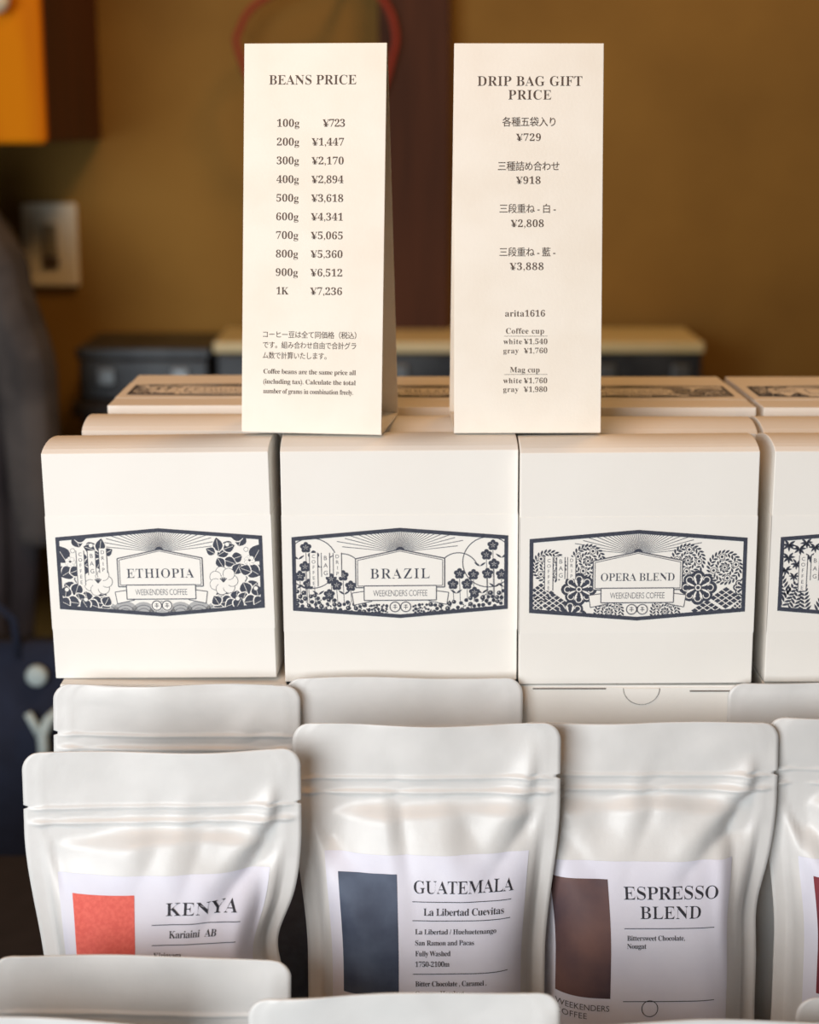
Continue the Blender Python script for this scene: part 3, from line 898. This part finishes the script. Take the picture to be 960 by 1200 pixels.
# light switch
t = thing('light_switch', 'cream light switch plate on the brown wall beside the coat', 'switch', (-.5195, 2.4995, EYE - .166))
m = MB(); m.box(-.040, .040, -.010, -.0005, -.060, .060); pl_ = m.build('plate', M['plate'], t, bevel=.004)
m = MB(); m.box(-.011, .011, -.0135, -.0095, -.012, .030); m.build('rocker', M['rocker'], t, bevel=.001)
m = MB(); m.box(-.012, .012, -.0125, -.0095, -.034, -.016); m.build('indicator', M['rockdark'], t, bevel=.001)


# coat
def loft(rows, n=40, fold=0.0, seed=0, k=7):
    r = random.Random(seed); m = MB(); ph = [r.uniform(0, 6.28) for _ in range(4)]
    for (z, cx, cy, rx, ry) in rows:
        for j in range(n):
            a = 2 * math.pi * j / n
            f = 1 + fold * (math.sin(k * a + ph[0] + z * 2) + .6 * math.sin((k + 4) * a + ph[1] - z * 3))
            m.v.append((cx + rx * f * math.cos(a), cy + ry * f * math.sin(a), z))
    for i in range(len(rows) - 1):
        for j in range(n):
            m.f.append((i * n + j, i * n + (j + 1) % n, (i + 1) * n + (j + 1) % n, (i + 1) * n + j))
    m.f.append(tuple(range(n))); m.f.append(tuple((len(rows) - 1) * n + j for j in range(n)))
    return m


def smooth_rows(keys, n):
    out = []
    for i in range(n + 1):
        z = keys[0][0] + (keys[-1][0] - keys[0][0]) * i / n
        for a, b in zip(keys, keys[1:]):
            if min(a[0], b[0]) - 1e-9 <= z <= max(a[0], b[0]) + 1e-9:
                q = (z - a[0]) / (b[0] - a[0]); q = q * q * (3 - 2 * q)
                out.append((z,) + tuple(a[c] + (b[c] - a[c]) * q for c in range(1, 5))); break
    return out


def toward(rows, f):
    return [(EYE + (z - EYE) * f, x * f, y * f, rx * f, ry * f) for z, x, y, rx, ry in rows]


t = thing('hanging_coat', 'charcoal wool coat hanging under the orange wall cabinet', 'coat', (0, 0, 0))
loft(toward(smooth_rows([(.70, -.70, 2.38, .150, .060), (.85, -.70, 2.38, .16, .064), (1.10, -.70, 2.39, .165, .066), (1.27, -.692, 2.40, .14, .064), (1.36, -.684, 2.41, .085, .05), (1.394, -.684, 2.42, .04, .04)], 30), .90), 48, .05, 2).build('coat_body', M['coat'], t, smooth=True)
loft(toward(smooth_rows([(.86, -.520, 2.34, .030, .030), (.95, -.522, 2.33, .036, .036), (1.10, -.526, 2.33, .040, .040), (1.24, -.566, 2.35, .044, .045), (1.325, -.615, 2.38, .045, .045), (1.36, -.660, 2.40, .03, .03)], 26), .90), 28, .05, 5, 4).build('sleeve', M['coatlit'], t, smooth=True)
m = MB(); m.tube([(-.6156, 2.178, 1.4117), (-.6156, 2.178, 1.392), (-.6156, 2.170, 1.384), (-.6156, 2.160, 1.388)], .005, 10)
tag(m.build('coat_hook', M['steel'], smooth=True), 'small steel hook under the cabinet holding the charcoal coat', 'hook')
# stool and navy bag
t = thing('wooden_stool', 'dark wooden stool that carries the navy bag', 'stool', (-.485, 1.76, 0))
m = MB(); m.box(-.14, .14, -.11, .11, .55, .58); m.build('seat', M['darkwood'], t, bevel=.005)
for sx in (-.11, .11):
    for sy in (-.08, .08):
        m = MB(); m.box(sx - .014, sx + .014, sy - .014, sy + .014, 0, .55); m.build('leg', M['darkwood'], t, bevel=.003)
t = thing('tote_bag', 'navy canvas tote bag with pale printed marks beside the table', 'bag', (-.465, 1.75, .58))
loft(smooth_rows([(.001, 0, 0, .110, .052), (.03, 0, 0, .118, .060), (.18, 0, 0, .118, .048), (.315, 0, 0, .113, .018)], 16), 44, .012, 9).build('bag_body', M['navy'], t, smooth=True)
m = MB(); m.tube([(-.05, -.014, .30), (-.048, -.02, .345), (-.02, -.02, .37), (.02, -.02, .37), (.048, -.02, .345), (.05, -.014, .30)], .005, 8); m.build('handle', M['navy'], t, smooth=True)
m = MB(); m.lathe_y([(.0005, -.0032), (.009, -.0030), (.0115, 0), (.0115, .006)], 20, (.070, -.026, .283)); m.build('dot_mark', M['palemark'], t, smooth=True)
m = MB(); m.tube([(.077, -.046, .194), (.078, -.044, .210), (.077, -.042, .224), (.083, -.037, .238), (.095, -.029, .249)], [.006, .006, .0065, .006, .005], 8)
m.build('fork_mark', M['palemark'], t, smooth=True)
m = MB(); m.tube([(.075, -.043, .223), (.067, -.041, .238), (.062, -.040, .247)], [.005, .0048, .0045], 8); m.build('fork_mark', M['palemark'], t, smooth=True)
# sideboard with two cases
zs = EYE - .362
t = thing('sideboard', 'low black wooden sideboard along the brown wall', 'sideboard', (-.06, 2.37, 0))
m = MB(); m.box(-.385, .462, -.085, .095, .08, zs - .02); m.build('carcass', M['darkwood'], t, bevel=.003)
m = MB(); m.box(-.395, .472, -.095, .1, zs - .02, zs); m.build('top_board', M['darkwood'], t, bevel=.003)
for k in range(3):
    x0 = -.378 + k * .28
    m = MB(); m.box(x0, x0 + .272, -.095, -.0855, .1, zs - .03); dd = m.build('door', M['darkwood'], t, bevel=.002)
    m = MB(); m.box(x0 + .14, x0 + .156, -.105, -.095, .7, .72); m.build('handle', M['steel'], dd)
for sx in (-.355, .43):
    for sy in (-.06, .07):
        m = MB(); m.box(sx - .02, sx + .02, sy - .02, sy + .02, 0, .08); m.build('leg', M['darkwood'], t)


def case(label, x0, x1, h, lidm, latches):
    t = thing('storage_case', label, 'case', ((x0 + x1) / 2, 2.38, zs))
    w = (x1 - x0) / 2
    m = MB(); m.box(-w, w, -.085, .085, 0, h - .016); m.build('case_body', M['case'], t, bevel=.004)
    m = MB(); m.box(-w - .003, w + .003, -.088, .088, h - .0155, h); m.build('lid', lidm, t, bevel=.003)
    for lx in latches:
        m = MB(); m.box(lx - .012, lx + .012, -.093, -.0855, h * .30, h * .62); m.build('latch', M['steel'], t, bevel=.002)


case('dark steel storage case with a cream lid on the sideboard', -.262, .395, .080, M['casepale'], (-.2, -.08, .06, .20, .30))
case('small dark steel storage case with a dark lid on the sideboard', -.448, -.272, .072, M['case'], (-.05, .05))
# red cord loop on a peg
pts = [(-.236, 1.535), (-.232, 1.562), (-.216, 1.588), (-.180, 1.610), (-.120, 1.630), (-.085, 1.637), (-.055, 1.618), (-.030, 1.590), (-.020, 1.560), (-.022, 1.53), (-.05, 1.46), (-.125, 1.42), (-.20, 1.46)]
ctl = [Vector((x, 2.425, z)) for x, z in pts]; cc = []
for k in range(len(ctl)):
    p0, p1, p2, p3 = ctl[k - 1], ctl[k], ctl[(k + 1) % len(ctl)], ctl[(k + 2) % len(ctl)]
    for q in range(5):
        s_ = q / 5
        cc.append(.5 * ((2 * p1) + (p2 - p0) * s_ + (2 * p0 - 5 * p1 + 4 * p2 - p3) * s_ ** 2 + (3 * p1 - p0 - 3 * p2 + p3) * s_ ** 3))
m = MB(); m.tube(cc, .0045, 10, closed=True)
tag(m.build('cord_loop', M['red'], smooth=True), 'red cord loop hanging beside the dark post', 'cord')
m = MB(); m.tube([(-.088, 2.4995, 1.622), (-.088, 2.41, 1.628)], .006, 10)
tag(m.build('wall_peg', M['post'], smooth=True), 'small dark wooden peg holding the red cord', 'peg')
